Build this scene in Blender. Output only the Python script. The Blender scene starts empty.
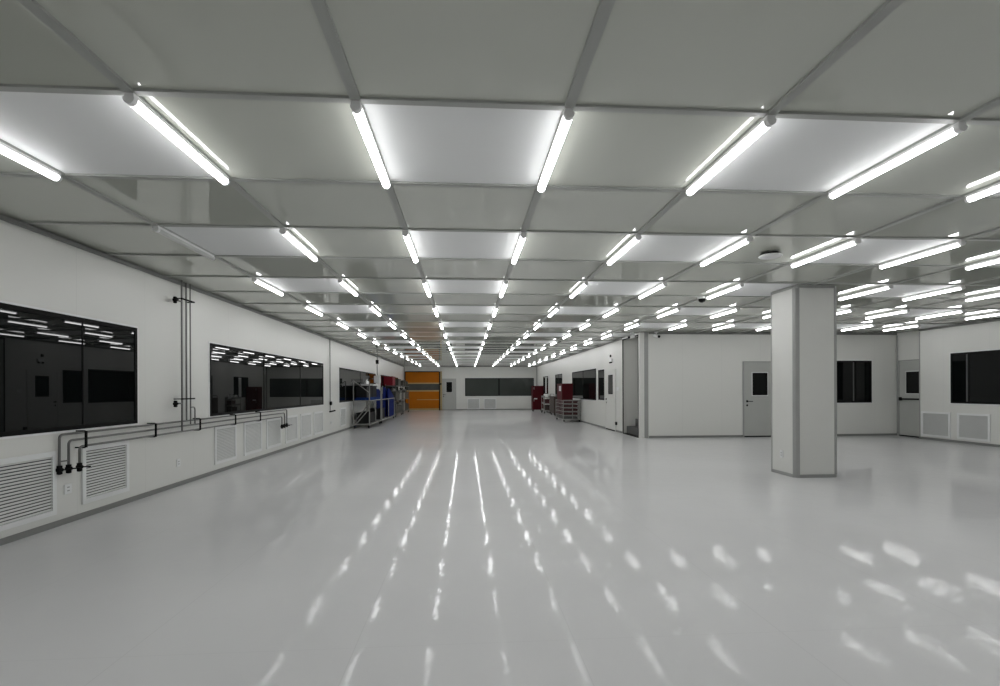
import bpy, bmesh, math, random
from mathutils import Vector, Matrix
random.seed(7)
sc = bpy.context.scene
COL = sc.collection
PI = math.pi

# ------------------------------------------------------------------ materials
def mat(name, col, rough=0.5, metal=0.0, spec=0.5, var=0.0, vscale=3.0, emit=None, estr=0.0, ior=1.5, coat=0.0):
    m = bpy.data.materials.new(name); m.use_nodes = True
    nt = m.node_tree; b = nt.nodes['Principled BSDF']
    b.inputs['Base Color'].default_value = (*col, 1)
    b.inputs['Roughness'].default_value = rough
    b.inputs['Metallic'].default_value = metal
    b.inputs['Specular IOR Level'].default_value = spec
    b.inputs['IOR'].default_value = ior
    b.inputs['Coat Weight'].default_value = coat
    b.inputs['Coat Roughness'].default_value = 0.02
    if emit:
        b.inputs['Emission Color'].default_value = (*emit, 1)
        b.inputs['Emission Strength'].default_value = estr
    if var > 0:
        tc = nt.nodes.new('ShaderNodeTexCoord')
        n = nt.nodes.new('ShaderNodeTexNoise'); n.inputs['Scale'].default_value = vscale; n.inputs['Detail'].default_value = 4
        nt.links.new(tc.outputs['Object'], n.inputs['Vector'])
        r = nt.nodes.new('ShaderNodeValToRGB')
        r.color_ramp.elements[0].position = .3; r.color_ramp.elements[1].position = .7
        r.color_ramp.elements[0].color = (*[c*(1-var) for c in col], 1)
        r.color_ramp.elements[1].color = (*[min(1, c*(1+var)) for c in col], 1)
        nt.links.new(n.outputs['Fac'], r.inputs['Fac'])
        nt.links.new(r.outputs['Color'], b.inputs['Base Color'])
    return m

def seam_nodes(nt, coord, period, offset, width):
    """1 on thin joint lines of the given period along coord."""
    a = nt.nodes.new('ShaderNodeMath'); a.operation = 'SUBTRACT'; a.inputs[1].default_value = offset
    nt.links.new(coord, a.inputs[0])
    d = nt.nodes.new('ShaderNodeMath'); d.operation = 'PINGPONG'; d.inputs[1].default_value = period/2
    nt.links.new(a.outputs[0], d.inputs[0])
    l = nt.nodes.new('ShaderNodeMath'); l.operation = 'LESS_THAN'; l.inputs[1].default_value = width/2
    nt.links.new(d.outputs[0], l.inputs[0])
    return l.outputs[0]

def wall_material():
    m = mat('painted_wall_panel', (.70, .703, .675), rough=.33, spec=.5)
    nt = m.node_tree; b = nt.nodes['Principled BSDF']
    tc = nt.nodes.new('ShaderNodeTexCoord'); sp = nt.nodes.new('ShaderNodeSeparateXYZ')
    nt.links.new(tc.outputs['Object'], sp.inputs[0])
    sm = nt.nodes.new('ShaderNodeMath'); sm.operation = 'ADD'
    nt.links.new(sp.outputs['X'], sm.inputs[0]); nt.links.new(sp.outputs['Y'], sm.inputs[1])
    s = seam_nodes(nt, sm.outputs[0], 1.16, .35, .004)
    mx = nt.nodes.new('ShaderNodeMix'); mx.data_type = 'RGBA'
    mx.inputs[6].default_value = (.70, .703, .675, 1); mx.inputs[7].default_value = (.60, .605, .585, 1)
    nt.links.new(s, mx.inputs[0]); nt.links.new(mx.outputs[2], b.inputs['Base Color'])
    return m

def floor_material():
    base = (.665, .665, .672)
    m = mat('grey_epoxy_floor', base, rough=.3, spec=.05, coat=.9)
    nt = m.node_tree; b = nt.nodes['Principled BSDF']
    tc = nt.nodes.new('ShaderNodeTexCoord'); sp = nt.nodes.new('ShaderNodeSeparateXYZ')
    nt.links.new(tc.outputs['Object'], sp.inputs[0])
    sx = seam_nodes(nt, sp.outputs['X'], 1.2, -.605, .006)
    sy = seam_nodes(nt, sp.outputs['Y'], 2.4, .35, .004)
    mxs = nt.nodes.new('ShaderNodeMath'); mxs.operation = 'MAXIMUM'
    nt.links.new(sx, mxs.inputs[0]); nt.links.new(sy, mxs.inputs[1])
    fac = nt.nodes.new('ShaderNodeMath'); fac.operation = 'MULTIPLY'; fac.inputs[1].default_value = .2
    nt.links.new(mxs.outputs[0], fac.inputs[0])
    n0 = nt.nodes.new('ShaderNodeTexNoise'); n0.inputs['Scale'].default_value = .35; n0.inputs['Detail'].default_value = 3
    nt.links.new(tc.outputs['Object'], n0.inputs['Vector'])
    r = nt.nodes.new('ShaderNodeValToRGB')
    r.color_ramp.elements[0].position = .35; r.color_ramp.elements[1].position = .65
    r.color_ramp.elements[0].color = (*[c*.96 for c in base], 1); r.color_ramp.elements[1].color = (*[c*1.04 for c in base], 1)
    nt.links.new(n0.outputs['Fac'], r.inputs['Fac'])
    mx = nt.nodes.new('ShaderNodeMix'); mx.data_type = 'RGBA'
    mx.inputs[7].default_value = (.42, .42, .42, 1)
    nt.links.new(fac.outputs[0], mx.inputs[0]); nt.links.new(r.outputs['Color'], mx.inputs[6]); nt.links.new(mx.outputs[2], b.inputs['Base Color'])
    # trowelled resin: shallow unevenness
    n1 = nt.nodes.new('ShaderNodeTexNoise'); n1.inputs['Scale'].default_value = FLOOR_S1; n1.inputs['Detail'].default_value = 1
    n2 = nt.nodes.new('ShaderNodeTexNoise'); n2.inputs['Scale'].default_value = FLOOR_S2; n2.inputs['Detail'].default_value = 1
    for n in (n1, n2): nt.links.new(tc.outputs['Object'], n.inputs['Vector'])
    b1 = nt.nodes.new('ShaderNodeBump'); b1.inputs['Strength'].default_value = 1; b1.inputs['Distance'].default_value = FLOOR_D1
    b.inputs['Coat Roughness'].default_value = .035; b.inputs['Coat IOR'].default_value = 1.085
    b2 = nt.nodes.new('ShaderNodeBump'); b2.inputs['Strength'].default_value = 1; b2.inputs['Distance'].default_value = FLOOR_D2
    nt.links.new(n1.outputs['Fac'], b1.inputs['Height']); nt.links.new(n2.outputs['Fac'], b2.inputs['Height'])
    nt.links.new(b1.outputs['Normal'], b2.inputs['Normal']); nt.links.new(b2.outputs['Normal'], b.inputs['Coat Normal'])
    return m
FLOOR_S1, FLOOR_D1, FLOOR_S2, FLOOR_D2 = 4.5, .0014, 24.0, .00042

M = dict(
    wall=wall_material(),
    floor=floor_material(),
    panel=mat('ceiling_panel', (.535, .552, .495), rough=.03, spec=.9, var=.02, vscale=.8),
    filt=mat('matte_filter_panel', (.84, .85, .85), rough=.55, spec=.3, var=.01, vscale=.8),
    clad=mat('column_cladding', (.70, .703, .675), rough=.33, spec=.5, var=.01),
    skirt=mat('skirting_profile', (.21, .213, .205), rough=.45, var=.04),
    bar=mat('ceiling_profile', (.40, .41, .39), rough=.45, spec=.3, metal=.0),
    alu=mat('anodised_profile', (.33, .335, .325), rough=.4, metal=.0, var=.04),
    white=mat('white_enamel', (.78, .79, .79), rough=.35, var=.02),
    slat=mat('louvre_enamel', (.60, .61, .60), rough=.4, var=.03),
    mesh=mat('filter_grey', (.36, .37, .36), rough=.7, var=.06, vscale=40),
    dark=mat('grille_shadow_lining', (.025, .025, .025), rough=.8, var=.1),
    black=mat('black_rubber', (.006, .006, .006), rough=.6, spec=.1, var=.1),
    glass=mat('dark_tinted_glass', (.004, .005, .005), rough=.0, spec=.24, var=.05, vscale=1),
    glass2=mat('glass_dim_room_tone', (.05, .058, .053), rough=.02, spec=.6, var=.05, vscale=1),  # grey base colour stands in for dim light from the room beyond
    door=mat('door_leaf_grey', (.42, .43, .41), rough=.4, var=.02),
    steel=mat('stainless_pipe', (.16, .16, .155), rough=.35, metal=.5, var=.06, vscale=20),
    cap=mat('lamp_end_plastic', (.85, .85, .85), rough=.5, var=.03),
    lit=mat('lit_diffuser', (.9, .9, .9), rough=.5, emit=(1.0, 1.0, 1.0), estr=20.0),
    unlit=mat('opal_diffuser_unlit', (.55, .56, .54), rough=.35, var=.02),
    orange=mat('orange_vinyl', (.42, .125, .002), rough=.55, spec=.15, var=.05),
    bandgrey=mat('smoked_vinyl_band', (.06, .062, .055), rough=.25, var=.1),
    cream=mat('cream_metal', (.42, .31, .13), rough=.4, var=.05),
    blue=mat('blue_plastic_sheet', (.003, .011, .10), rough=.6, spec=.04, var=.12),
    blue2=mat('light_blue_plastic', (.010, .038, .17), rough=.6, spec=.04, var=.12),
    redcrate=mat('red_plastic', (.19, .008, .018), rough=.5, spec=.2),
    crate=mat('black_plastic', (.014, .014, .015), rough=.6, spec=.15, var=.1),
    red=mat('red_enamel', (.065, .003, .007), rough=.5, spec=.15, var=.08),
    redbin=mat('dark_red_plastic', (.05, .005, .008), rough=.45, var=.12),
    brown=mat('dark_brown_laminate', (.035, .020, .016), rough=.5, var=.15),
    olive=mat('olive_grey_plastic', (.045, .044, .034), rough=.6, var=.3, vscale=9),
    palegrey=mat('pale_grey_metal', (.26, .26, .245), rough=.45, var=.1, vscale=8),
    step=mat('dark_step_vinyl', (.09, .092, .09), rough=.5, var=.08),
)

# the LEDs face down: the sides of the diffuser are less luminous than its underside
nt = M['lit'].node_tree
ge = nt.nodes.new('ShaderNodeNewGeometry'); se = nt.nodes.new('ShaderNodeSeparateXYZ'); mr = nt.nodes.new('ShaderNodeMapRange')
nt.links.new(ge.outputs['True Normal'], se.inputs[0]); nt.links.new(se.outputs['Z'], mr.inputs['Value'])
mr.inputs['From Min'].default_value = 0; mr.inputs['From Max'].default_value = -.8; mr.inputs['To Min'].default_value = 8.5; mr.inputs['To Max'].default_value = 19.0
nt.links.new(mr.outputs['Result'], nt.nodes['Principled BSDF'].inputs['Emission Strength'])

# ------------------------------------------------------------------ mesh helpers
class MB:
    def __init__(s): s.bm = bmesh.new()
    def box(s, x0, x1, y0, y1, z0, z1, bev=0.0, rot=None, piv=None):
        r = bmesh.ops.create_cube(s.bm, size=1)
        vs = r['verts']
        c = Vector(((x0+x1)/2, (y0+y1)/2, (z0+z1)/2)); d = Vector((abs(x1-x0), abs(y1-y0), abs(z1-z0)))
        for v in vs: v.co = Vector((v.co.x*d.x, v.co.y*d.y, v.co.z*d.z)) + c
        if bev > 0:
            es = list({e for v in vs for e in v.link_edges})
            rr = bmesh.ops.bevel(s.bm, geom=es, offset=bev, segments=2, affect='EDGES', clamp_overlap=True)
            vs = list({v for f in rr['faces'] for v in f.verts} | {v for v in vs if v.is_valid})
        if rot is not None:
            p = Vector(piv) if piv else c
            for v in vs: v.co = rot @ (v.co-p) + p
        return s
    def bar(s, a, b, w, h=None):
        """square bar from a to b"""
        h = h or w; a = Vector(a); b = Vector(b); d = (b-a); L = d.length; d.normalize()
        up = Vector((0, 0, 1)) if abs(d.z) < .9 else Vector((0, 1, 0))
        x = d.cross(up).normalized(); y = x.cross(d)
        vs = []
        for t in (a, b):
            for i, j in ((-1, -1), (1, -1), (1, 1), (-1, 1)): vs.append(s.bm.verts.new(t + x*w/2*i + y*h/2*j))
        f = s.bm.faces
        f.new(vs[3::-1]); f.new(vs[4:8])
        for k in range(4): f.new((vs[k], vs[(k+1) % 4], vs[4+(k+1) % 4], vs[4+k]))
        return s
    def tube(s, pts, r, n=10):
        """round tube along a polyline with mitred joints"""
        pts = [Vector(p) for p in pts]; rings = []
        ref = None
        for i, p in enumerate(pts):
            d0 = (p-pts[i-1]).normalized() if i else None
            d1 = (pts[i+1]-p).normalized() if i < len(pts)-1 else None
            t = ((d0 or d1)+(d1 or d0)).normalized()
            base = d1 or d0
            if ref is None:
                ref = base.orthogonal().normalized()
            ref = (ref - t*ref.dot(t)).normalized()
            sc_ = 1.0
            if d0 and d1:
                c = max(.3, t.dot(d1)); sc_ = 1/c
            u = ref; v = t.cross(u)
            ring = []
            for k in range(n):
                a = 2*PI*k/n
                off = u*math.cos(a)*r + v*math.sin(a)*r
                if d0 and d1:
                    bis = (d1-d0)
                    if bis.length > 1e-5:
                        bis.normalize(); off += bis*off.dot(bis)*(sc_-1)
                ring.append(s.bm.verts.new(p+off))
            rings.append(ring)
        for A, B in zip(rings, rings[1:]):
            for k in range(n): s.bm.faces.new((A[k], A[(k+1) % n], B[(k+1) % n], B[k]))
        s.bm.faces.new(rings[0][::-1]); s.bm.faces.new(rings[-1])
        return s
    def elbow(s, pts, r, br=.05, n=10, seg=5):
        """tube with rounded bends"""
        pts = [Vector(p) for p in pts]; out = [pts[0]]
        for i in range(1, len(pts)-1):
            p = pts[i]; a = (pts[i-1]-p); b = (pts[i+1]-p)
            q = min(br, a.length*.45, b.length*.45)
            A = p+a.normalized()*q; B = p+b.normalized()*q
            for k in range(seg+1):
                t = k/seg; out.append(A*(1-t)**2 + p*2*t*(1-t) + B*t*t)
        out.append(pts[-1])
        return s.tube(out, r, n)
    def lathe(s, prof, c, axis='z', n=20):
        c = Vector(c); rings = []
        R = {'z': Matrix.Identity(3), 'x': Matrix.Rotation(PI/2, 3, 'Y'), 'y': Matrix.Rotation(-PI/2, 3, 'X')}[axis]
        for r, z in prof:
            rings.append([s.bm.verts.new(c + R @ Vector((r*math.cos(2*PI*k/n), r*math.sin(2*PI*k/n), z))) for k in range(n)])
        for A, B in zip(rings, rings[1:]):
            for k in range(n): s.bm.faces.new((A[k], A[(k+1) % n], B[(k+1) % n], B[k]))
        s.bm.faces.new(rings[0][::-1]); s.bm.faces.new(rings[-1])
        return s
    def prism(s, poly, z0, z1):
        """vertical prism from a plan polygon"""
        A = [s.bm.verts.new((x, y, z0)) for x, y in poly]; B = [s.bm.verts.new((x, y, z1)) for x, y in poly]
        n = len(poly)
        s.bm.faces.new(A[::-1]); s.bm.faces.new(B)
        for k in range(n): s.bm.faces.new((A[k], A[(k+1) % n], B[(k+1) % n], B[k]))
        return s
    def build(s, name, material, parent=None, smooth=False):
        bmesh.ops.recalc_face_normals(s.bm, faces=s.bm.faces)
        me = bpy.data.meshes.new(name); s.bm.to_mesh(me); s.bm.free()
        if smooth:
            for p in me.polygons: p.use_smooth = True
        me.materials.append(material)
        o = bpy.data.objects.new(name, me); COL.objects.link(o)
        if parent is not None:
            o.parent = parent
            o.location = -Vector(parent.get('_w', (0, 0, 0)))
        return o

def tag(o, label=None, cat=None, group=None, kind=None):
    if label: o['label'] = label
    if cat: o['category'] = cat
    if group: o['group'] = group
    if kind: o['kind'] = kind
    return o
WORLD = {}
def thing(name, loc, label, cat, group=None):
    """an Empty at the thing's base; parts are modelled in world coordinates and moved under it by put()"""
    o = bpy.data.objects.new(name, None); COL.objects.link(o); o.location = loc
    o.empty_display_size = .1
    WORLD[o.name] = Vector(loc)
    return tag(o, label, cat, group)
def origin_of(p):
    v = Vector((0, 0, 0))
    while p is not None: v += p.location; p = p.parent
    return v
def put(mb, name, m, parent, smooth=False):
    o = mb.build(name, m, None, smooth); o.parent = parent; o.location = -origin_of(parent)
    return o
def struct(mb, name, m, parent=None, label=None, cat=None):
    o = mb.build(name, m); o['kind'] = 'structure'
    if parent is not None: o.parent = parent; o.location = -origin_of(parent)
    else: tag(o, label, cat)
    return o
def copy_tree(o, parent=None):
    c = o.copy(); COL.objects.link(c)
    if parent is not None: c.parent = parent
    for ch in list(o.children): copy_tree(ch, c)
    return c
def ordinal(k):
    return ['first', 'second', 'third', 'fourth', 'fifth', 'sixth', 'seventh', 'eighth', 'ninth', 'tenth', 'eleventh', 'twelfth',
            'thirteenth', 'fourteenth', 'fifteenth', 'sixteenth'][k-1]

# ------------------------------------------------------------------ dimensions
H = 3.007                       # ceiling height
XL, XR = -4.215, 4.92           # hall side walls
YF = 34.46                      # far wall
YA = 13.9                       # rear wall of the side bay
XA, XD = 12.45, 12.66           # right wall of the side bay, recessed door plane
YJ = 12.95                      # where the right wall steps back
YB = -3.4                       # wall behind the camera
GX0, GY0, SX, SY = -1.8055, 2.8307, 1.2, 1.128    # ceiling grid
T = .12

# ------------------------------------------------------------------ camera
CAM = Vector((0, 0, 1.394))
cam = bpy.data.cameras.new('camera'); co = bpy.data.objects.new('camera', cam); COL.objects.link(co)
cam.sensor_width = 36; cam.lens = 500/1000*36; cam.shift_x = 0; cam.shift_y = (389.55-343)/1000
cam.clip_end = 200
YAW, ROLL = .0678, -.0038
co.matrix_world = Matrix.Translation(CAM) @ Matrix.Rotation(-YAW, 4, 'Z') @ Matrix.Rotation(PI/2, 4, 'X') @ Matrix.Rotation(ROLL, 4, 'Z')
sc.camera = co
def pix(x, y, z):
    xr = math.cos(YAW)*x - math.sin(YAW)*y; d = math.sin(YAW)*x + math.cos(YAW)*y
    if d < .05: return None
    return 500+500*xr/d, 389.55-500*(z-CAM.z)/d

# ------------------------------------------------------------------ room shell
struct(MB().box(XL-T, XD+T+.6, YB-T, YF+T, -.1, 0), 'floor', M['floor'], None, 'glossy pale grey resin floor of the whole hall', 'floor')
# ceiling: one slab surface laid out in panels
c = MB(); cf = MB()
xs = [GX0+SX*m for m in range(-2, 13)]; xs = [XL-T] + [x for x in xs if XL < x < XD] + [XD+T+.6]
ys = [y for y in (GY0+SY*n for n in range(-8, 32)) if YB < y < YF]; ys = [YB-T] + ys + [YF+T]
for i in range(len(xs)-1):
    for j in range(len(ys)-1):
        if xs[i] > 6.6 and ys[j] > 15.3: continue
        mm = round((xs[i]-GX0)/SX); nn = round((ys[j]-GY0)/SY)
        filt = mm % 2 == 1 and nn % 2 == 0 and i not in (0, len(xs)-2)
        q_ = cf if filt else c
        tx, ty = random.uniform(-.0012, .0012), random.uniform(-.0018, .0018)
        vs = []
        for x, y in ((xs[i], ys[j]), (xs[i], ys[j+1]), (xs[i+1], ys[j+1]), (xs[i+1], ys[j])):
            dz = tx*(x-(xs[i]+xs[i+1])/2) + ty*(y-(ys[j]+ys[j+1])/2)
            vs.append(q_.bm.verts.new((x, y, H+.010+dz)))
        f = q_.bm.faces.new(vs)
        top = [q_.bm.verts.new((v.co.x, v.co.y, H+.08)) for v in vs]
        q_.bm.faces.new(top[::-1])
        for k in range(4): q_.bm.faces.new((vs[k], vs[(k+1) % 4], top[(k+1) % 4], top[k]))
ceil = struct(c, 'ceiling', M['panel'], None, 'glossy white panelled ceiling with grey grid', 'ceiling')
struct(cf, 'ceiling_filter_panels', M['filt'], ceil)
b = MB()
for m in range(-1, 12):
    x = GX0+SX*m
    b.box(x-.029, x+.029, YB, YF if x < XR else YA, H-.006, H+.014)
for n in range(-5, 29):
    y = GY0+SY*n
    if y < YB or y > YF: continue
    b.box(XL, XD if y < YJ else (XA if y < YA else XR), y-.024, y+.024, H-.0045, H+.013)
struct(b, 'ceiling_profile_grid', M['bar'], ceil)

W = M['wall']
struct(MB().box(XL-T, XL, YB-T, YF+T, 0, H), 'wall_left', W, None, 'long pale grey panel wall with dark windows and low grilles', 'wall')
struct(MB().box(XL, XR+T, YF, YF+T, 0, H), 'wall_far', W, None, 'pale grey end wall with orange roll-up door', 'wall')
struct(MB().box(XL, XD+T, YB-T, YB, 0, H), 'wall_back', W, None, 'pale grey panel wall behind the viewpoint', 'wall')
OY0, OY1, OZ = 14.0, 15.43, 2.95       # stair opening in the hall's right wall
wr = struct(MB().box(XR, XR+T, OY1, YF, 0, H), 'wall_right', W, None, 'pale grey hall wall with windows behind the red cabinets', 'wall')
struct(MB().box(XR, XR+T, OY0, OY1, OZ, H), 'wall_panel', W, wr)
wb = struct(MB().box(5.06, XD+T, YA, YA+T, 0, H), 'wall_rear', W, None, 'plain pale grey wall with a grey door behind the column', 'wall')
struct(MB().box(XR, 5.06, YA, 14.0, 0, H), 'wall_panel', M['wall'], wb)
struct(MB().prism([(5.055, YA), (5.06, YA-.004), (5.165, YA-.006), (5.172, YA)], 0.0, H), 'trim_corner', M['alu'], wb)
# stairwell seen through the opening
ws = struct(MB().box(XR+T+.001, 6.6, OY1, OY1+.1, 0, H), 'wall_stairwell', W, None, 'pale wall of the stairwell through the opening', 'wall')
struct(MB().box(6.5, 6.6, 14.1, OY1, 0, H), 'wall_panel', W, ws)
ra = struct(MB().box(XA, XA+.35, YB, YJ, 0, H), 'wall_annex', W, None, 'pale grey wall at right edge with window and two grilles', 'wall')
struct(MB().box(XD, XD+T, YJ, YA, 0, H), 'wall_recess', W, None, 'narrow recessed pale wall around the panic-bar door', 'wall')

def base_line(name, x0, x1, y0, y1, label, nx=0, ny=0):
    """skirting profile at the floor plus the matching cove at the ceiling"""
    s = MB().box(x0, x1, y0, y1, 0, .06, .004)
    struct(s, 'baseboard_'+name, M['skirt'], None, label, 'baseboard')
    struct(MB().box(x0, x1, y0, y1, H-.054, H-.004, .004), 'trim_'+name, M['skirt'], None, label.replace('skirting', 'ceiling trim').replace('along the foot of', 'along the top of'), 'trim')
base_line('left', XL, XL+.02, YB, YF, 'grey skirting strip along the foot of the left wall')
base_line('far', XL+1.0+1.5, XR, YF-.02, YF, 'grey skirting strip along the foot of the far wall')
base_line('right', XR-.02, XR, OY1+.06, YF-.02, 'grey skirting strip along the foot of the hall right wall')
base_line('rear', 5.18, XD, YA-.02, YA, 'grey skirting strip along the foot of the bay rear wall')
base_line('annex', XA-.02, XA, YB, YJ, 'grey skirting strip along the foot of the bay right wall')
struct(MB().box(XD-.03, XD, YA-.05, YA-.02, .06, H-.07).box(XA-.004, XA+.05, YJ-.03, YJ+.006, .06, H-.07), 'trim_recess', M['alu'], None, 'thin grey corner trims of the door recess', 'trim')
struct(MB().box(XR-.05, XR, YF-.05, YF-.02, .06, H-.07).box(XL+.02, XL+.06, YF-.05, YF-.02, .06, H-.07), 'trim_corners', M['alu'], None, 'grey vertical trims in the far corners', 'trim')
# dark metal frame of the stair opening
o = MB().box(XR-.012, XR+.015, OY1-.02, OY1-.001, .02, OZ-.03).box(XR-.012, XR+.015, OY0+.001, OY1-.001, OZ-.03, OZ-.001).box(XR-.012, XR+.015, OY0+.001, OY0+.02, .02, OZ-.03).box(XR-.012, XR+T-.002, OY0+.001, OY1-.001, 0, .02)
struct(o, 'trim_opening', M['black'], None, 'dark metal frame around the stair opening', 'trim')
st = struct(MB().box(XR+T, 6.5, OY0+.12, OY1, 0, .23).box(5.32, 6.5, OY0+.12, OY1, .23, .46).box(5.62, 6.5, OY0+.12, OY1, .46, .69).box(5.92, 6.5, OY0+.12, OY1, .69, .92),
            'stair_step_floor', M['step'], None, 'dark grey steps rising inside the stair opening', 'steps')

# ------------------------------------------------------------------ column
CX0, CX1, CY0, CY1 = 5.12, 5.82, 7.46, 8.12
k = .055
col = struct(MB().prism([(CX0+k, CY0), (CX1-k, CY0), (CX1, CY0+k), (CX1, CY1-k), (CX1-k, CY1), (CX0+k, CY1), (CX0, CY1-k), (CX0, CY0+k)], 0, H), 'column', M['clad'], None, 'square pale grey clad column standing in the right half', 'column')
t = MB()
for sx, sy, cx, cy in ((1, 1, CX0, CY0), (-1, 1, CX1, CY0), (1, -1, CX0, CY1), (-1, -1, CX1, CY1)):
    P = [(cx-.004*sx, cy+k*sy+.012*sy), (cx-.004*sx, cy+k*sy), (cx+.016*sx-.004*sx, cy+.016*sy-.004*sy), (cx+k*sx, cy-.004*sy), (cx+k*sx+.012*sx, cy-.004*sy), (cx+k*sx+.012*sx, cy+.003*sy), (cx+.024*sx, cy+.024*sy), (cx+.003*sx, cy+k*sy+.012*sy)]
    t.prism(P, .045, H-.04)
struct(t, 'trim_corner', M['alu'], col)
for nm, z0, z1, g in (('trim_base', 0, .05, .014), ('trim_top', H-.045, H-.007, .012)):
    P = [(CX0+k-g*.4, CY0-g), (CX1-k+g*.4, CY0-g), (CX1+g, CY0+k-g*.4), (CX1+g, CY1-k), (CX1-k, CY1+g), (CX0+k, CY1+g), (CX0-g, CY1-k), (CX0-g, CY0+k-g*.4)]
    struct(MB().prism(P, z0, z1), nm, M['alu'], col)

# ------------------------------------------------------------------ wall-mounted frames of reference
class Face:
    """a wall face: u runs along the wall, z up, d out of the wall"""
    def __init__(s, axis, pos, sign): s.a, s.p, s.s = axis, pos, sign
    def box(s, mb, u0, u1, z0, z1, d0, d1, bev=0.0):
        a, b_ = sorted((s.p+s.s*d0, s.p+s.s*d1))
        if s.a == 'x': mb.box(a, b_, min(u0, u1), max(u0, u1), z0, z1, bev)
        else: mb.box(min(u0, u1), max(u0, u1), a, b_, z0, z1, bev)
        return mb
    def pt(s, u, z, d): return (s.p+s.s*d, u, z) if s.a == 'x' else (u, s.p+s.s*d, z)
LEFT, FAR, RIGHT, REAR, ANNEX, DOORW = Face('x', XL, 1), Face('y', YF, -1), Face('x', XR, -1), Face('y', YA, -1), Face('x', XA, -1), Face('x', XD, -1)
COLL = Face('x', CX0, -1)

def ring(F, mb, u0, u1, z0, z1, w, d0, d1):
    F.box(mb, u0, u1, z1-w, z1, d0, d1); F.box(mb, u0, u1, z0, z0+w, d0, d1)
    F.box(mb, min(u0, u1), min(u0, u1)+w, z0+w, z1-w, d0, d1); F.box(mb, max(u0, u1)-w, max(u0, u1), z0+w, z1-w, d0, d1)
    return mb

nwin = [0]
def window(F, u0, u1, z0, z1, mulls, label, glass='glass', fw=.045, mw=.05):
    nwin[0] += 1
    w = struct(ring(F, MB(), u0, u1, z0, z1, fw, 0, .014), 'window_%d' % nwin[0], M['black'], None, label, 'window')
    struct(ring(F, MB(), min(u0, u1)-.022, max(u0, u1)+.022, z0-.022, z1+.022, .022, 0, .010), 'window_trim', M['white'], w)
    edges = sorted([u0, u1]+list(mulls))
    for a, b_ in zip(edges, edges[1:]):
        mb = MB(); F.box(mb, a+.003, b_-.003, z0+.02, z1-.02, 0, .006)
        struct(mb, 'window_pane', M[glass], w)
    for m in mulls:
        mb = MB(); F.box(mb, m-mw/2, m+mw/2, z0+fw, z1-fw, 0, .012)
        struct(mb, 'window_mullion', M['black'], w)
    return w
window(LEFT, 2.9, 6.71, .98, 2.20, (5.8,), 'large black-framed window at the left edge above louvred grilles', mw=.012)
window(LEFT, 8.53, 15.09, .97, 2.18, (10.75, 13.04), 'long black-framed window between the steel pipes and six small grilles', mw=.035)
window(LEFT, 16.95, 23.67, .98, 2.15, (20.3,), 'black-framed window behind the steel pipe rack')
window(LEFT, 25.0, 31.4, .98, 2.15, (28.2,), 'black-framed window behind the cluttered trolleys near the orange door')
w5 = window(RIGHT, 29.7, 31.65, .98, 2.2, (30.75,), 'narrow window in the right wall beside the tall red cabinet')
window(RIGHT, 25.3, 27.3, .95, 2.2, (26.3,), 'window in the right wall behind the dark brown cart')
window(RIGHT, 18.62, 22.9, .97, 2.18, (20.75,), 'wide black-framed window right of the red box on the bin rack')
window(RIGHT, 17.5, 18.32, 1.0, 2.1, (), 'slim single-pane window beside the hall side door')
window(FAR, -.07, 4.7, .95, 2.19, (2.27,), 'wide two-pane window in the far end wall', 'glass2', mw=.09)
window(REAR, 9.95, 11.87, .97, 2.2, (11.36,), 'black-framed window in the rear wall right of the column', mw=.06)
window(ANNEX, 8.2, 12.05, 1.0, 2.28, (11.58,), 'black-framed window at the right edge above two grilles', mw=.05)
# lighter inner divider beside the mullions in the bay windows
mb = MB(); REAR.box(mb, 11.29, 11.332, 1.02, 2.15, .006, .009); struct(mb, 'window_divider', M['step'], bpy.data.objects['window_10'])
mb = MB(); ANNEX.box(mb, 11.615, 11.65, 1.05, 2.23, .006, .009); struct(mb, 'window_divider', M['step'], bpy.data.objects['window_11'])
mb = MB(); RIGHT.box(mb, 30.35, 30.7, 1.03, 2.15, .006, .012); struct(mb, 'window_divider', M['white'], w5)

# ------------------------------------------------------------------ doors
def door(name, F, u0, u1, z1, label, win=None, leaf='door', thr=True, frame='alu'):
    lo, hi = min(u0, u1), max(u0, u1)
    mb = MB()
    F.box(mb, lo, lo+.035, 0, z1, 0, .026); F.box(mb, hi-.035, hi, 0, z1, 0, .026); F.box(mb, lo+.035, hi-.035, z1-.035, z1, 0, .026)
    d = struct(mb, name, M[frame], None, label, 'door')
    lf = MB(); F.box(lf, lo+.04, hi-.04, .035, z1-.04, 0, .022, .003)
    struct(lf, 'door_leaf', M[leaf], d)
    if thr:
        tb = MB(); F.box(tb, lo+.035, hi-.035, 0, .034, 0, .024); struct(tb, 'door_threshold', M['black'], d)
    if win:
        a, b_, c0, c1 = win
        struct(ring(F, MB(), a, b_, c0, c1, .035, .02, .03), 'door_window_frame', M['black'], d)
        pb = MB(); F.box(pb, a+.03, b_-.03, c0+.03, c1-.03, .02, .025); struct(pb, 'door_window_pane', M['glass'], d)
        struct(ring(F, MB(), a-.018, b_+.018, c0-.018, c1+.018, .018, .02, .026), 'door_window_trim', M['white'], d)
    return d
def lever(F, d, u, z, du):
    mb = MB()
    F.box(mb, u-.028, u+.028, z-.03, z+.03, .02, .03, .004)
    mb.tube([F.pt(u, z, .03), F.pt(u, z, .075)], .011)
    mb.elbow([F.pt(u, z, .07), F.pt(u+du*.06, z, .075), F.pt(u+du*.14, z-.004, .075)], .011, .02)
    struct(mb, 'door_handle', M['black'], d)
    mb = MB(); F.box(mb, u-.026, u+.026, z-.145, z-.09, .02, .032, .006); struct(mb, 'door_lock', M['black'], d)
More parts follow.
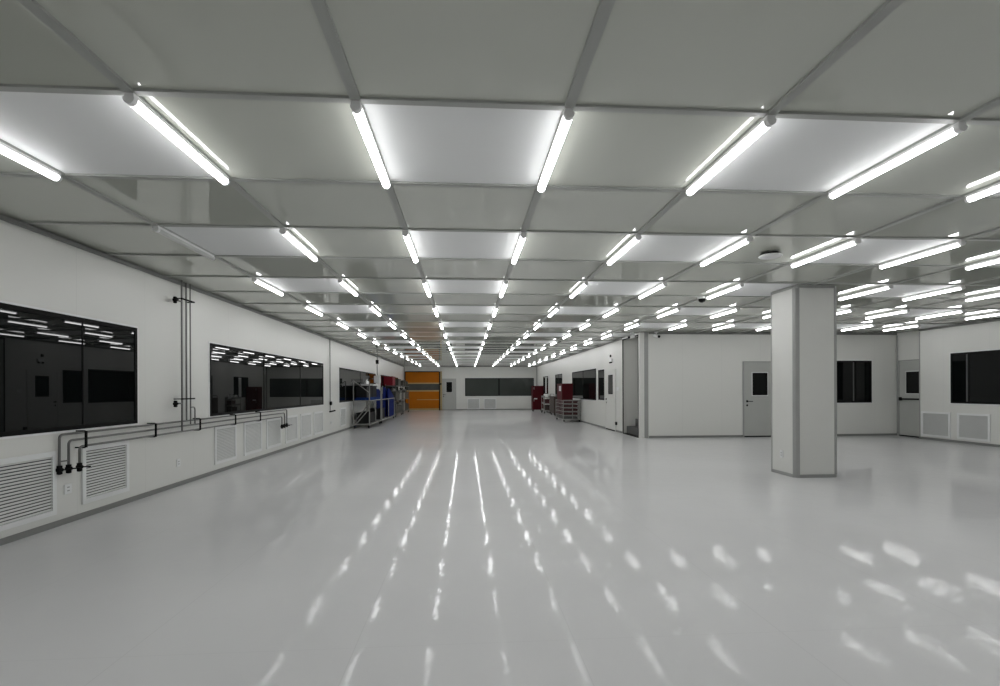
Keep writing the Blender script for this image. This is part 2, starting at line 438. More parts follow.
# orange roll-up door
OX0, OX1 = XL+.06, -1.84
mb = MB().box(OX1, OX1+.07, YF-.10, YF, 0, 2.64).box(OX0, OX0+.05, YF-.10, YF, 0, 2.64).box(OX0+.05, OX1, YF-.10, YF, 2.60, 2.66)
d1 = struct(mb, 'door_1', M['black'], None, 'orange roll-up door with grey band in the far wall', 'door')
def strip(z0, z1, nm, m, dd=.05, x0=OX0+.05, x1=OX1): return struct(MB().box(x0, x1, YF-dd, YF-.01, z0, z1), nm, M[m], d1)
strip(.07, 1.33, 'door_curtain', 'orange'); strip(1.84, 2.60, 'door_curtain', 'orange'); strip(1.37, 1.80, 'door_band', 'bandgrey', .045)
strip(1.80, 1.88, 'door_rib', 'cream', .058); strip(1.28, 1.37, 'door_rib', 'cream', .058); strip(.02, .13, 'door_rib', 'cream', .06)
strip(.70, .745, 'door_rib', 'cream', .056, x0=-3.35)
struct(MB().box(OX1+.085, OX1+.19, YF-.09, YF, 0, 2.66, .01), 'trim_door_post', M['cream'], None, 'cream upright post right of the orange door', 'trim')
d2 = door('door_2', FAR, -1.62, -.68, 2.15, 'grey door with small dark window beside the orange roll-up door', (-1.35, -.95, 1.22, 1.93), thr=False)
lever(FAR, d2, -1.53, 1.05, 1)
d3 = door('door_3', RIGHT, 16.15, 17.3, 2.05, 'pale door with slim window next to the stair opening', (16.42, 16.94, 1.22, 1.88), leaf='wall', frame='wall')
lever(RIGHT, d3, 17.18, 1.05, -1)
d4 = door('door_4', REAR, 7.95, 8.9, 2.18, 'grey door with dark window half hidden behind the column', (8.23, 8.68, 1.2, 1.85))
lever(REAR, d4, 8.07, 1.03, 1)
d5 = door('door_5', DOORW, YJ+.02, 13.83, 2.2, 'grey panic-bar door in the recess at the right', (13.0, 13.56, 1.24, 1.86))
mb = MB(); DOORW.box(mb, 13.70, 13.78, 1.03, 1.13, .022, .07, .008); mb.tube([DOORW.pt(13.74, 1.08, .07), DOORW.pt(13.02, 1.08, .07)], .022); DOORW.box(mb, 12.99, 13.05, 1.04, 1.12, .022, .07, .008)
struct(mb, 'door_panic_bar', M['black'], d5)

# ------------------------------------------------------------------ wall grilles
def grille(F, u0, u1, z0, z1, label, group, pitch, fine):
    t_ = thing('wall_grille', F.pt((u0+u1)/2, z0, 0), label, 'vent', group)
    put(ring(F, MB(), u0, u1, z0, z1, .05, .002, .020), 'frame', M['white'], t_)
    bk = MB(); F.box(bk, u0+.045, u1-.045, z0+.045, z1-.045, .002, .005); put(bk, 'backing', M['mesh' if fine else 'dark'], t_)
    s = MB(); z = z0+.05+pitch*.5; lo, hi = min(u0, u1)+.05, max(u0, u1)-.05
    while z < z1-.05:
        h = pitch*(.62 if fine else .56)
        A = [F.pt(lo, z-h/2, .017), F.pt(hi, z-h/2, .017), F.pt(hi, z+h/2, .006), F.pt(lo, z+h/2, .006)]
        B = [F.pt(lo, z-h/2-.003, .014), F.pt(hi, z-h/2-.003, .014), F.pt(hi, z+h/2-.003, .0055), F.pt(lo, z+h/2-.003, .0055)]
        va = [s.bm.verts.new(p) for p in A]; vb = [s.bm.verts.new(p) for p in B]
        s.bm.faces.new(va); s.bm.faces.new(vb[::-1])
        for q in range(4): s.bm.faces.new((va[q], va[(q+1) % 4], vb[(q+1) % 4], vb[q]))
        z += pitch
    put(s, 'louvre', M['slat'], t_)
    return t_
g = 'louvred grilles under the large left window'
grille(LEFT, 4.1, 5.43, .13, .78, 'white louvred wall grille cut by the left edge of the photo', g, .031, False)
grille(LEFT, 5.78, 6.54, .15, .78, 'white louvred wall grille right of the low pipe valves', g, .031, False)
g = 'six small grilles under the long left window'
sm = [(8.68, 9.46), (9.79, 10.61), (10.86, 11.69), (11.97, 12.80), (13.03, 13.93), (14.16, 15.03)]
for i, (a, b_) in enumerate(sm):
    pos = ['nearest the camera', 'second from the camera', 'third, left of the pipe valves', 'fourth, right of the pipe valves', 'fifth from the camera', 'farthest from the camera'][i]
    grille(LEFT, a, b_, .15, .79, 'white framed grille of the six under the long window, '+pos, g, .026, True)
grille(LEFT, 17.06, 17.85, .16, .80, 'white framed grille in front of the pipe rack on the left wall', None, .026, True)
g = 'grilles under the far window'
grille(FAR, .08, .94, .05, .80, 'left white framed grille under the far two-pane window', g, .03, True)
grille(FAR, 1.22, 2.08, .05, .80, 'right white framed grille under the far two-pane window', g, .03, True)
g = 'grilles under the right edge window'
grille(ANNEX, 12.06, 12.88, .09, .76, 'white framed grille beside the recessed panic-bar door', g, .026, True)
grille(ANNEX, 11.08, 11.88, .10, .76, 'white framed grille under the window at the right edge', g, .026, True)

# ------------------------------------------------------------------ sockets, switch, signs
def socket(F, u, z, label, w=.086, h=.086):
    t_ = thing('wall_socket', F.pt(u, z-h/2, 0), label, 'socket', None)
    mb = MB(); F.box(mb, u-w/2, u+w/2, z-h/2, z+h/2, .001, .012, .003); put(mb, 'plate', M['white'], t_)
    for dz in (-.018, .018):
        mb = MB(); F.box(mb, u-.016, u+.016, z+dz-.006, z+dz+.006, .011, .0135); put(mb, 'outlet', M['mesh'], t_)
socket(LEFT, 5.59, .36, 'white wall socket between the two near louvred grilles', .1, .1)
socket(LEFT, 7.63, .34, 'white wall socket below the tall steel pipes', .09, .11)
socket(LEFT, 15.95, .38, 'white wall socket below the thin far conduit')
socket(COLL, 7.80, .33, 'white wall socket low on the column', .075, .12)
t_ = thing('wall_switch', RIGHT.pt(15.9, 1.34, 0), 'white wall switch between the side door and stair opening', 'switch')
mb = MB(); RIGHT.box(mb, 15.82, 15.98, 1.35, 1.46, .001, .03, .004); put(mb, 'plate', M['white'], t_)
mb = MB(); RIGHT.box(mb, 15.87, 15.93, 1.37, 1.44, .03, .036, .002); put(mb, 'rocker', M['cap'], t_)
t_ = thing('emergency_light', RIGHT.pt(16.62, 2.3, 0), 'white twin-lamp emergency light above the pale side door', 'lamp')
mb = MB(); RIGHT.box(mb, 16.5, 16.74, 2.31, 2.41, .0, .05, .006); put(mb, 'body', M['white'], t_)
for u in (16.54, 16.70):
    mb = MB().lathe([(.015, 0), (.028, .015), (.03, .035), (.02, .05)], RIGHT.pt(u, 2.27, .04), 'z', 12); put(mb, 'lamp_head', M['black'], t_)
mb = MB(); RIGHT.box(mb, 16.66, 16.74, 2.48, 2.56, .0, .04, .006); tag(mb.build('wall_sensor', M['black']), 'small black wall sensor above the emergency light', 'sensor')
mb = MB(); RIGHT.box(mb, 16.02, 16.12, .22, .32, .0, .05, .006); tag(mb.build('door_stop', M['black']), 'small black door stop low beside the side door', 'door stop')
mb = MB(); FAR.box(mb, -1.78, -1.66, 1.74, 1.84, .0955, .14, .005); tag(mb.build('wall_button', M['black']), 'black control box on the post of the orange door', 'control box')

# ------------------------------------------------------------------ ceiling fittings
def camera_unit(x, y, label, wall=False, lens_dir=(-.5, -.8, -.2)):
    t_ = thing('security_camera', (x, y, H-.17), label, 'camera', 'ceiling security cameras')
    put(MB().lathe([(.055, H-.03), (.055, H-.008)], (x, y, 0), 'z', 18), 'mount', M['white'], t_)
    put(MB().tube([(x, y, H-.03), (x, y, H-.10)], .014), 'neck', M['white'], t_)
    d = Vector(lens_dir).normalized(); p = Vector((x, y, H-.125))
    put(MB().tube([p-d*.07, p+d*.09], .045, 14), 'body', M['white'], t_, False)
    put(MB().tube([p+d*.09, p+d*.12], .036, 14), 'lens', M['black'], t_)
t_ = thing('dome_camera', (4.13, 8.5, H-.10), 'white dome camera on the ceiling left of the column', 'camera')
put(MB().lathe([(.075, H-.04), (.075, H-.007)], (4.13, 8.5, 0), 'z', 24), 'base', M['white'], t_)
put(MB().lathe([(.01, H-.105), (.035, H-.098), (.055, H-.075), (.06, H-.04)], (4.13, 8.5, 0), 'z', 24), 'dome', M['black'], t_, True)
camera_unit(4.70, 13.9, 'dark-lensed security camera in front of the stair opening', lens_dir=(-.8, -.3, -.2))
camera_unit(5.33, 13.7, 'white security camera at top corner of the bay rear wall', lens_dir=(.4, -.8, -.25))
t_ = thing('access_point', (3.62, 5.72, H-.06), 'white round disc fitting on the ceiling near the column', 'ceiling disc')
put(MB().lathe([(.105, H-.03), (.105, H-.007)], (3.62, 5.72, 0), 'z', 32), 'mount', M['black'], t_)
put(MB().lathe([(.02, H-.058), (.09, H-.055), (.122, H-.046), (.130, H-.036), (.126, H-.0305)], (3.62, 5.72, 0), 'z', 32), 'disc', M['white'], t_, True)

# ------------------------------------------------------------------ tube lights
L0, L1 = -.01, 1.08
def tube_proto(m):
    t_ = bpy.data.objects.new('tube_light', None); COL.objects.link(t_); t_.empty_display_size = .1
    zt = -.006
    put(MB().box(-.024, .024, L0, L1, zt-.024, zt), 'housing', M['cap'], t_)
    n = 10; R = .028; prof = [(-R, zt-.024)] + [(-R*math.cos(PI*k/n), zt-.030-R*math.sin(PI*k/n)) for k in range(n+1)] + [(R, zt-.024)]
    def sweep(y0, y1, k=1.0):
        mb = MB(); A = [mb.bm.verts.new((x*k, y0, zt-.024+(z-zt+.024)*k)) for x, z in prof]; B = [mb.bm.verts.new((x*k, y1, zt-.024+(z-zt+.024)*k)) for x, z in prof]
        mb.bm.faces.new(A); mb.bm.faces.new(B[::-1])
        for q in range(len(prof)): mb.bm.faces.new((A[q], B[q], B[(q+1) % len(prof)], A[(q+1) % len(prof)]))
        return mb
    put(sweep(L0+.03, L1-.02), 'diffuser', m, t_)
    put(sweep(L0-.005, L0+.03, 1.06), 'end_cap', M['cap'], t_); put(sweep(L1-.02, L1+.002, 1.03), 'end_cap', M['cap'], t_)
    return t_
proto = tube_proto(M['lit']); proto_off = None
used = False
ROWTXT = {-1: 'row nearest the left wall', 0: 'second row from left wall', 1: 'third row from left wall', 2: 'fourth row from left wall', 3: 'fifth row from left wall',
          4: 'sixth row from left wall', 5: 'seventh row from left wall', 6: 'eighth row from left wall', 7: 'ninth row from left wall', 8: 'tenth row from left wall',
          9: 'eleventh row from left wall', 10: 'twelfth row from left wall', 11: 'row nearest the right wall'}
for m in range(-1, 12):
    cnt = 0
    for n in range(-2, 28, 2):
        x, y = GX0+SX*m, GY0+SY*n
        if x > XR and y > YA-1 or (m == 6 and n == 4): continue
        pts = [pix(x, y+L0+(L1-L0)*k/8, H-.04) for k in range(9)]
        vis = any(p and 0 < p[0] < 1000 and 0 < p[1] < 686 for p in pts)
        off = (m == -1 and n == 2)
        if not vis and (n > 0 and m > 9 or m > 7 and n <= 0): continue
        if off: o = tube_proto(M['unlit'])
        elif not used: o = proto; used = True
        else: o = copy_tree(proto)
        o.location = (x, y, H)
        if vis:
            cnt += 1
            pos = 'nearest the camera' if cnt == 1 else ordinal(cnt)+' from the camera'
            lab = ('unlit grey tube light, ' if off else 'lit white tube light, ') + pos + ' in the ' + ROWTXT[m]
        else:
            lab = 'lit white tube light beyond the edge of the photo'
        tag(o, lab, 'light', 'tube lights in rows on the ceiling')

# ------------------------------------------------------------------ steel pipes on the left wall
R_ = .012
def valve(pipe, p, d):
    """black valve body with a lever along d"""
    p = Vector(p); d = Vector(d)
    v = put(MB().lathe([(.012, -.05), (.024, -.045), (.024, -.02), (.032, -.012), (.032, .012), (.024, .02), (.024, .04), (.012, .045)], p, 'z', 12), 'valve', M['black'], pipe)
    h = put(MB().tube([p, p+Vector((.04, 0, 0))], .010, 8).bar(p+Vector((.04, 0, 0)), p+Vector((.05, 0, 0))+d*.09, .022, .012), 'handle', M['black'], v)
XP = XL
def pp(d, y, z): return (XP+d, y, z)
OB, OC, OA = .040, .065, .090       # stand-off of the three lines from the wall
B_ = thing('steel_pipe', pp(OB, 7.785, .95), 'steel pipe line, middle riser and topmost of the three runs', 'pipe', 'steel pipes on the left wall')
put(MB().tube([pp(OB, 7.785, H-.003), pp(OB, 7.785, .95)], R_), 'riser', M['steel'], B_)
put(MB().elbow([pp(OB, 5.438, .60), pp(OB, 5.438, .945), pp(OB, 11.98, .945), pp(OB, 11.98, .60)], R_), 'run', M['steel'], B_)
A_ = thing('steel_pipe', pp(OA, 7.574, .80), 'steel pipe line, front riser and lowest of the three runs', 'pipe', 'steel pipes on the left wall')
put(MB().tube([pp(OA, 7.574, H-.003), pp(OA, 7.574, .80)], R_), 'riser', M['steel'], A_)
put(MB().elbow([pp(OA, 5.637, .60), pp(OA, 5.637, .803), pp(OA, 11.53, .803), pp(OA, 11.53, .60)], R_), 'run', M['steel'], A_)
C_ = thing('steel_pipe', pp(OC, 7.847, .88), 'steel pipe line, riser nearest the long window with an elbow loop', 'pipe', 'steel pipes on the left wall')
put(MB().tube([pp(OC, 7.847, H-.003), pp(OC, 7.847, .88)], R_*.8), 'riser', M['steel'], C_)
put(MB().elbow([pp(OC, 5.524, .60), pp(OC, 5.524, .878), pp(OC, 11.75, .878), pp(OC, 11.75, .60)], R_), 'run', M['steel'], C_)
put(MB().elbow([pp(OC, 7.847, 1.145), pp(OC, 7.97, 1.145), pp(OC, 7.97, .88)], R_*.8), 'loop', M['steel'], C_)
for P_, ys_, d in ((B_, (5.438, 11.98), OB), (C_, (5.524, 11.75), OC), (A_, (5.637, 11.53), OA)):
    for y in ys_: valve(P_, pp(d, y, .585), (0.5, .3 if y < 7 else .8, 0))
put(MB().elbow([pp(OA, 7.574, 2.69), pp(OA, 7.42, 2.69)], R_), 'branch', M['steel'], A_); valve(A_, pp(OA, 7.41, 2.69), (.1, -.7, 0))
put(MB().elbow([pp(OA, 7.574, 1.21), pp(OA, 7.42, 1.21)], R_), 'branch', M['steel'], A_); valve(A_, pp(OA, 7.41, 1.21), (.1, -.7, 0))
put(MB().tube([pp(OB, 5.438, .67), pp(OC, 5.524, .67)], .008), 'branch', M['steel'], B_)
def clamp(pts, label):
    t_ = thing('pipe_bracket', pts[0], label, 'bracket', 'black pipe brackets')
    (a, b_) = pts
    put(MB().bar(a, b_, .018, .02), 'rail', M['black'], t_)
    for q in (a, b_): put(MB().bar((XL+.001, q[1], q[2]), (q[0]-.01, q[1], q[2]), .014, .014), 'foot', M['black'], t_)
for z, nm in ((2.73, 'upper'), (1.275, 'lower')):
    clamp((pp(.112, 7.53, z), pp(.112, 7.87, z)), nm+' black bracket across the three tall pipes')
for y, nm in ((5.70, 'above the second large louvred grille'), (6.92, 'left of the tall risers'), (8.03, 'just right of the tall risers'), (9.22, 'above the nearest small grille'), (10.30, 'above the second small grille')):
    clamp((pp(.112, y, .785), pp(.112, y, .965)), 'black upright bracket on the horizontal pipes, '+nm)
t_ = thing('conduit', pp(.03, 15.75, .7), 'thin steel conduit right of the long window', 'pipe')
put(MB().tube([pp(.03, 15.75, H-.003), pp(.03, 15.75, .75)], R_), 'tube', M['steel'], t_)
put(MB().lathe([(.02, .93), (.04, .95), (.04, 1.03), (.02, 1.05)], (XL+.05, 15.75, 0), 'z', 12), 'valve', M['black'], t_)
put(MB().bar(pp(.03, 15.70, .73), pp(.14, 15.9, .76), .04), 'valve', M['black'], t_)
t_ = thing('drop_conduit', pp(.25, 22.7, 1.70), 'drop conduit with white box above the blue sheets', 'pipe')
put(MB().tube([pp(.25, 22.7, H-.003), pp(.25, 22.7, 2.05)], .018), 'tube', M['steel'], t_)
put(MB().box(XL+.19, XL+.31, 22.65, 22.76, 2.56, 2.74, .01), 'switch_box', M['black'], t_)
put(MB().box(XL+.12, XL+.38, 22.6, 22.85, 1.70, 2.03, .01), 'distribution_box', M['white'], t_)
put(MB().bar((XL+.001, 22.73, 1.9), (XL+.13, 22.73, 1.9), .05), 'wall_arm', M['steel'], t_)

# ------------------------------------------------------------------ racks and sheets along the left wall
def caster(x, y, z1=.12):
    mb = MB(); r = min(.045, z1*.42)
    mb.lathe([(r*.5, -.018), (r, -.014), (r, .014), (r*.5, .018)], (x, y, r), 'x', 14)
    mb.box(x-.026, x-.020, y-.02, y+.02, r*.8, z1-.012).box(x+.020, x+.026, y-.02, y+.02, r*.8, z1-.012).box(x-.03, x+.03, y-.03, y+.03, z1-.012, z1)
    return mb
def pipe_rack(x0, x1, y0, y1, label, heights, mid, braces):
    t_ = thing('pipe_rack', ((x0+x1)/2, (y0+y1)/2, 0), label, 'rack', 'steel pipe racks on casters')
    for (x, y, h) in heights: put(MB().tube([(x, y, .10), (x, y, h)], .019, 10), 'upright', M['palegrey'], t_)
    for z, nm in ((.14, 'lower_frame'), (mid, 'middle_frame')):
        mb = MB()
        for a, b_ in (((x0, y0), (x1, y0)), ((x1, y0), (x1, y1)), ((x0, y1), (x1, y1)), ((x0, y0), (x0, y1))): mb.tube([(*a, z), (*b_, z)], .019, 10)
        put(mb, nm, M['palegrey'], t_)
    for a, b_ in braces: put(MB().tube([a, b_], .016, 8), 'brace', M['palegrey'], t_)
    for x in (x0+.03, x1-.03):
        for y in (y0+.05, y1-.05): put(caster(x, y), 'caster', M['black'], t_)
    put(MB().box(x0+.02, x1-.02, y0+.02, y1-.02, .155, .17), 'deck', M['step'], t_)
    return t_
pipe_rack(-4.07, -3.5, 18.42, 20.85, 'nearest steel pipe rack with diagonal braces by the left wall',
          [(-4.07, 18.42, 1.72), (-3.5, 18.42, 1.70), (-3.5, 19.66, 1.0), (-4.07, 20.85, 1.6), (-3.5, 20.85, 1.52)], 1.0,
          [((-4.05, 18.42, 1.72), (-3.5, 18.42, 1.30)), ((-4.05, 18.42, .22), (-3.5, 18.42, .92)), ((-3.98, 18.42, .16), (-3.55, 18.42, .66)), ((-3.5, 19.0, .97), (-3.5, 19.62, .62))])
pipe_rack(-4.07, -3.5, 21.1, 24.75, 'second steel pipe rack holding upright blue sheets',
          [(-4.07, 21.1, 1.5), (-3.5, 21.1, 1.5), (-4.07, 24.75, 1.6), (-3.5, 24.75, 1.0), (-3.5, 22.9, 1.0)], 1.0, [])
for k, (z, dx, lab) in enumerate(((1.02, 0, 'lower light blue plastic sheet lying on the nearest pipe rack'), (1.07, .03, 'upper light blue plastic sheet lying on the nearest pipe rack'))):
    mb = MB().box(-4.05+dx, -3.52, 18.5+.06*k, 21.0-.1*k, z, z+.045, .012)
    tag(mb.build('plastic_sheet', M['blue2']), lab, 'sheet', 'light blue sheets')
for k, (x, y0, y1, z1, lab) in enumerate(((-3.54, 22.95, 24.7, 1.46, 'front upright blue plastic sheet in the second rack'),
                                          (-3.66, 22.4, 24.4, 1.52, 'middle upright blue plastic sheet in the second rack'),
                                          (-3.80, 21.6, 23.6, 1.44, 'back upright blue plastic sheet in the second rack'),)):
    mb = MB()
    P = [(y0, .175), (y1, .175), (y1, z1-.36), (y0+.45, z1), (y0, z1)]
    va = [mb.bm.verts.new((x-.018, y, z)) for y, z in P]; vb = [mb.bm.verts.new((x+.018, y, z)) for y, z in P]
    mb.bm.faces.new(va[::-1]); mb.bm.faces.new(vb)
    for q in range(len(P)): mb.bm.faces.new((va[q], va[(q+1) % len(P)], vb[(q+1) % len(P)], vb[q]))
    tag(mb.build('plastic_sheet', M['blue']), lab, 'sheet', 'upright blue sheets')
def tub(x0, x1, y0, y1, z0, z1, m, label, group, wall=.02, name='storage_bin', cat='bin'):
    t_ = thing(name, ((x0+x1)/2, (y0+y1)/2, z0), label, cat, group)
    e = .02
    mb = MB().box(x0, x1, y0, y1, z0, z0+.02)
    mb.box(x0, x0+wall, y0, y1, z0+.02, z1).box(x1-wall, x1, y0, y1, z0+.02, z1).box(x0+wall, x1-wall, y0, y0+wall, z0+.02, z1).box(x0+wall, x1-wall, y1-wall, y1, z0+.02, z1)
    put(mb, 'body', m, t_)
    r = MB().box(x0-e, x1+e, y0-e, y0+.004, z1-.03, z1+.005).box(x0-e, x1+e, y1-.004, y1+e, z1-.03, z1+.005).box(x0-e, x0+.004, y0, y1, z1-.03, z1+.005).box(x1-.004, x1+e, y0, y1, z1-.03, z1+.005)
    put(r, 'rim', m, t_)
    return t_
tub(-4.03, -3.56, 21.2, 22.2, .172, .62, M['crate'], 'dark storage tub on the lower deck of the second pipe rack', None)
tub(-4.02, -3.58, 18.7, 20.0, .172, .55, M['crate'], 'dark storage tub on the lower deck of the nearest pipe rack', None)
# dark crates on the light blue sheets, white tray and bag on top
for y0, y1, z1, nm in ((18.75, 19.75, 1.52, 'nearer'), (19.85, 20.8, 1.56, 'farther')):
    tub(-4.04, -3.66, y0, y1, 1.117, z1, M['crate'], nm+' black crate on the light blue sheets of the pipe rack', 'black crates on the near rack', name='black_crate', cat='crate')
t_ = thing('white_tray', (-3.85, 20.3, 1.57), 'white shallow tray on the farther black crate', 'tray')
put(MB().box(-4.08, -3.60, 19.8, 20.8, 1.567, 1.58).box(-4.08, -4.065, 19.8, 20.8, 1.58, 1.63).box(-3.615, -3.60, 19.8, 20.8, 1.58, 1.63).box(-4.065, -3.615, 19.8, 19.815, 1.58, 1.63).box(-4.065, -3.615, 20.785, 20.8, 1.58, 1.63), 'body', M['white'], t_)
put(MB().box(-4.10, -3.58, 19.78, 19.80, 1.61, 1.635).box(-4.10, -3.58, 20.80, 20.82, 1.61, 1.635), 'lip', M['white'], t_)
t_ = thing('white_bag', (-3.95, 20.3, 1.581), 'crumpled white bag in the white tray', 'bag')
mb = MB(); bmesh.ops.create_icosphere(mb.bm, subdivisions=3, radius=1)
for v in mb.bm.verts:
    s_ = 1+.16*math.sin(5*v.co.x+2*v.co.z)+.12*math.sin(7*v.co.y+3)
    v.co = Vector((v.co.x*.085*s_, v.co.y*.22*s_, max(v.co.z, -.5)*.12*s_)) + Vector((-3.95, 20.3, 1.65))
put(mb, 'sack', M['white'], t_, True)
put(MB().tube([(-3.95, 20.3, 1.74), (-3.95, 20.29, 1.80), (-3.92, 20.28, 1.83)], .022, 8), 'neck', M['white'], t_)

def trolley(y0, y1, label, zs=(.20, .88, 1.62), x0=-4.08, x1=-3.56):
    t_ = thing('shelf_trolley', ((x0+x1)/2, (y0+y1)/2, 0), label, 'trolley', 'shelf trolleys')
    for x in (x0, x1):
        for y in (y0, y1): put(MB().tube([(x, y, .1), (x, y, zs[-1]+.06)], .018, 8), 'post', M['step'], t_)
    for z in zs:
        mb = MB().box(x0-.015, x1+.015, y0-.015, y1+.015, z-.03, z)
        put(mb, 'shelf', M['step'], t_)
    for x in (x0+.03, x1-.03):
        for y in (y0+.05, y1-.05): put(caster(x, y, .17), 'caster', M['black'], t_)
    return t_
def clutter(y0, y1, zs, place):
    n = 0
    for zi, z in enumerate(zs[:-1]):
        for i in range(3):
            a = y0+.04+(y1-y0-.08)*i/3; b_ = a+(y1-y0-.08)/3-.06
            h = random.uniform(.34, .5)
            mt = M[random.choice(['olive', 'olive', 'olive', 'palegrey'])]
            pos = ('lower' if zi == 0 else 'upper')+' shelf of the '+place
            tub(-4.03, -3.58, a, b_, z+.001, z+h, mt, '%s parts bin, %s on the %s' % ('pale grey' if mt is M['palegrey'] else 'olive grey', ('front', 'middle', 'rear')[i], pos), 'parts bins on the trolleys', name='parts_bin')
            # machine part standing in the bin
            cx, cy = -3.80+random.uniform(-.06, .06), (a+b_)/2
            t2 = thing('machine_part', (cx, cy, z+.022), 'grey machine part in the %s bin of the %s' % (('front', 'middle', 'rear')[i], pos), 'machine part', 'machine parts in bins')
            r = random.uniform(.09, .13); hh = min(h+.16, zs[zi+1]-z-.08)
            put(MB().lathe([(r, z+.022), (r, z+.10), (r*.55, z+.14), (r*.5, z+hh-.1), (r*.9, z+hh-.08), (r*.9, z+hh)], (cx, cy, 0), 'z', 14), 'body', M[random.choice(['palegrey', 'olive'])], t2)
            put(MB().tube([(cx, cy-r*1.2, z+hh-.04), (cx, cy+r*1.2, z+hh-.04)], .025, 8), 'shaft', M['steel'], t2)
trolley(25.7, 28.2, 'dark shelf trolley with a red crate on top by the left wall')
trolley(28.7, 31.5, 'dark shelf trolley of grey parts nearest the orange door')
clutter(25.7, 28.2, (.20, .88, 1.62), 'red-topped trolley'); clutter(28.7, 31.5, (.20, .88, 1.62), 'far trolley')
tub(-4.17, -3.73, 25.75, 26.7, 1.622, 2.08, M['redcrate'], 'red crate on top of the nearer shelf trolley', None, name='red_crate', cat='crate')
for i, (y, lab) in enumerate(((28.9, 'first'), (29.8, 'second'), (30.7, 'third'))):
    tub(-4.0, -3.6, y, y+.62, 1.622, 1.90+.05*(i % 2), M['olive'], 'olive grey bin on top of the far trolley, %s from its near end' % lab, 'bins on the far trolley top', name='parts_bin')
tub(-4.0, -3.6, 27.0, 27.9, 1.622, 1.98, M['olive'], 'olive grey bin behind the red crate on the nearer trolley', None, name='parts_bin')

# ------------------------------------------------------------------ cabinets and carts along the right wall
t_ = thing('red_cabinet', (4.52, 31.5, 0), 'tall red cabinet on casters by the far right corner', 'cabinet')
put(MB().box(4.18, 4.86, 31.2, 31.9, .12, 1.62, .012), 'body', M['red'], t_)
for z0, z1 in ((.14, .86), (.90, 1.60)):
    dr = put(MB().box(4.20, 4.84, 31.18, 31.2, z0, z1, .006), 'door', M['red'], t_)
    put(MB().box(4.24, 4.27, 31.155, 31.18, z1-.22, z1-.06), 'handle', M['palegrey'], dr)
put(MB().box(4.26, 4.46, 31.172, 31.18, .78, .84), 'label_plate', M['white'], t_)
for x in (4.24, 4.80):
    for y in (31.27, 31.83): put(caster(x, y, .12), 'caster', M['black'], t_)
t_ = thing('utility_cart', (4.68, 29.2, 0), 'grey utility cart between the red cabinet and brown cart', 'cart')
for x in (4.52, 4.84):
    for y in (28.6, 29.7): put(MB().tube([(x, y, .1), (x, y, 1.0)], .018, 8), 'post', M['palegrey'], t_); put(caster(x, y, .11), 'caster', M['black'], t_)
for z in (.16, .55, .92): put(MB().box(4.50, 4.86, 28.58, 29.72, z, z+.03).box(4.50, 4.52, 28.58, 29.72, z+.03, z+.10).box(4.84, 4.86, 28.58, 29.72, z+.03, z+.10), 'tray', M['palegrey'], t_)
tub(4.54, 4.82, 28.7, 29.1, .591, .82, M['redbin'], 'dark red bin on the middle tray of the grey utility cart', None)
tub(4.54, 4.82, 28.7, 29.3, .191, .48, M['brown'], 'brown bin on the bottom tray of the grey utility cart', None)
for i, (y, lab) in enumerate(((28.75, 'front'), (29.15, 'middle'), (29.5, 'rear'))):
    t2 = thing('white_canister', (4.68, y, .951), 'white canister on top of the utility cart, %s one' % lab, 'canister', 'white canisters on the cart')
    put(MB().lathe([(.075, .951), (.08, .97), (.08, 1.10), (.045, 1.13)], (4.68, y, 0), 'z', 16), 'body', M['white'], t2)
    put(MB().lathe([(.035, 1.13), (.035, 1.165), (.02, 1.17)], (4.68, y, 0), 'z', 12), 'cap', M['black'], t2)
t_ = thing('brown_cart', (4.72, 26.5, 0), 'dark brown panelled cart behind the bin rack', 'cart')
put(MB().box(4.58, 4.62, 25.9, 27.2, .14, 1.02, .005).box(4.62, 4.86, 25.9, 25.94, .14, 1.02, .005).box(4.62, 4.86, 27.16, 27.2, .14, 1.02, .005), 'panel', M['brown'], t_)
put(MB().box(4.62, 4.87, 25.94, 27.16, .14, .17).box(4.62, 4.87, 25.94, 27.16, .60, .62), 'shelf', M['brown'], t_)
put(MB().elbow([(4.60, 25.95, 1.02), (4.60, 25.95, 1.14), (4.60, 27.15, 1.14), (4.60, 27.15, 1.02)], .016, .06), 'push_handle', M['steel'], t_)
for x in (4.65, 4.82):
    for y in (25.98, 27.12): put(caster(x, y, .14), 'caster', M['black'], t_)
# bin rack with the red box
RX0, RX1, RY0, RY1 = 4.13, 4.895, 21.1, 22.9
t_ = thing('bin_rack', ((RX0+RX1)/2, (RY0+RY1)/2, 0), 'grey metal rack on casters stacked with dark red bins', 'rack')
mid = (RX0+RX1)/2+.03
for x in (RX0+.012, mid, RX1-.10):
    w_ = .024 if x < RX1-.2 else .10
    for y in (RY0+.02, RY1-.02): put(MB().box(x-.012, x-.012+w_, y-.02, y+.02, .10, .93, .003), 'post', M['palegrey'], t_)
zs = [.12, .29, .455, .62, .785]
for z in zs+[.93]:
    put(MB().box(RX0, RX1, RY0, RY1, z-.022, z).box(RX0, RX1, RY0-.006, RY0, z-.035, z+.012), 'shelf', M['palegrey'] if z < .93 else M['palegrey'], t_)
for x in (RX0+.05, RX1-.05):
    for y in (RY0+.07, RY1-.07): put(caster(x, y, .098), 'caster', M['black'], t_)
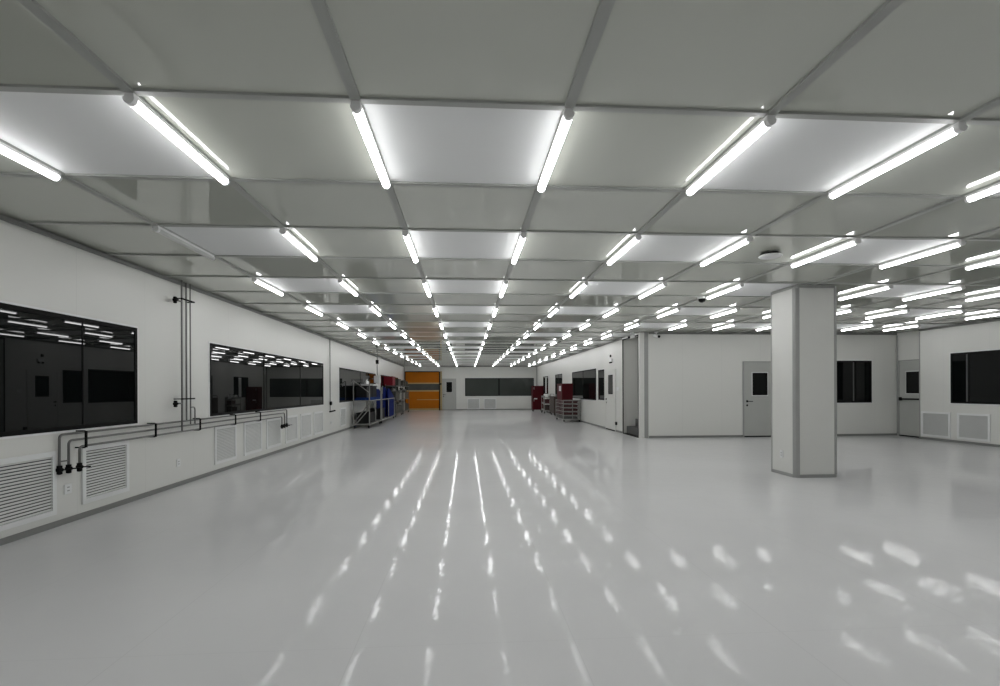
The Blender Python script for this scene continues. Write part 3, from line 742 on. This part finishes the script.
for i, z in enumerate(zs):
    for j, (a, b_, side) in enumerate(((RX0+.035, mid-.025, 'left'), (mid+.025, RX1-.125, 'right'))):
        for q, (y0, y1, dp) in enumerate(((RY0+.05, RY0+.8, 'front'), (RY0+.95, RY1-.06, 'rear'))):
            lab = 'dark red bin, %s %s on the %s shelf of the bin rack' % (side, dp, ('bottom', 'second lowest', 'middle', 'second highest', 'top')[i])
            tub(a, b_, y0, y1, z+.001, z+.105, M['redbin'] if i else M['step'], lab if i else lab.replace('dark red', 'blackish'), 'bins in the bin rack', .012)
BX0, BX1 = 4.09, 4.56
t_ = thing('red_box', (4.27, 21.7, .931), 'bright red box standing on the bin rack', 'box')
put(MB().box(BX0, BX1, 21.15, 22.3, .932, 1.60, .008), 'body', M['red'], t_)
put(MB().box(BX0-.012, BX1+.012, 21.138, 22.312, 1.60, 1.645, .006), 'lid', M['red'], t_)
put(MB().box(BX0-.006, BX0, 21.35, 21.8, 1.32, 1.54), 'paper_label', M['white'], t_)
t_ = thing('white_tray', (4.7, 21.5, .931), 'white tray on the bin rack beside the red box', 'tray')
put(MB().box(4.59, 4.88, 21.12, 22.4, .932, .945).box(4.59, 4.88, 21.12, 21.135, .945, .99).box(4.59, 4.605, 21.135, 22.4, .945, .99).box(4.865, 4.88, 21.135, 22.4, .945, .99).box(4.605, 4.865, 22.385, 22.4, .945, .99), 'body', M['white'], t_)
put(MB().box(4.62, 4.85, 21.16, 21.9, .946, .975, .006), 'liner', M['step'], t_)

# ------------------------------------------------------------------ world, look
w = bpy.data.worlds.new('world'); sc.world = w; w.use_nodes = True
w.node_tree.nodes['Background'].inputs[0].default_value = (0, 0, 0, 1)
w.node_tree.nodes['Background'].inputs[1].default_value = 0
sc.view_settings.view_transform = 'Standard'; sc.view_settings.look = 'None'
sc.view_settings.gamma = 1; sc.view_settings.use_curve_mapping = False
sc.view_settings.exposure = 0.0
sc.cycles.max_bounces = 10; sc.cycles.diffuse_bounces = 6; sc.cycles.glossy_bounces = 6
sc.cycles.use_denoising = True
sc.cycles.sample_clamp_indirect = 8
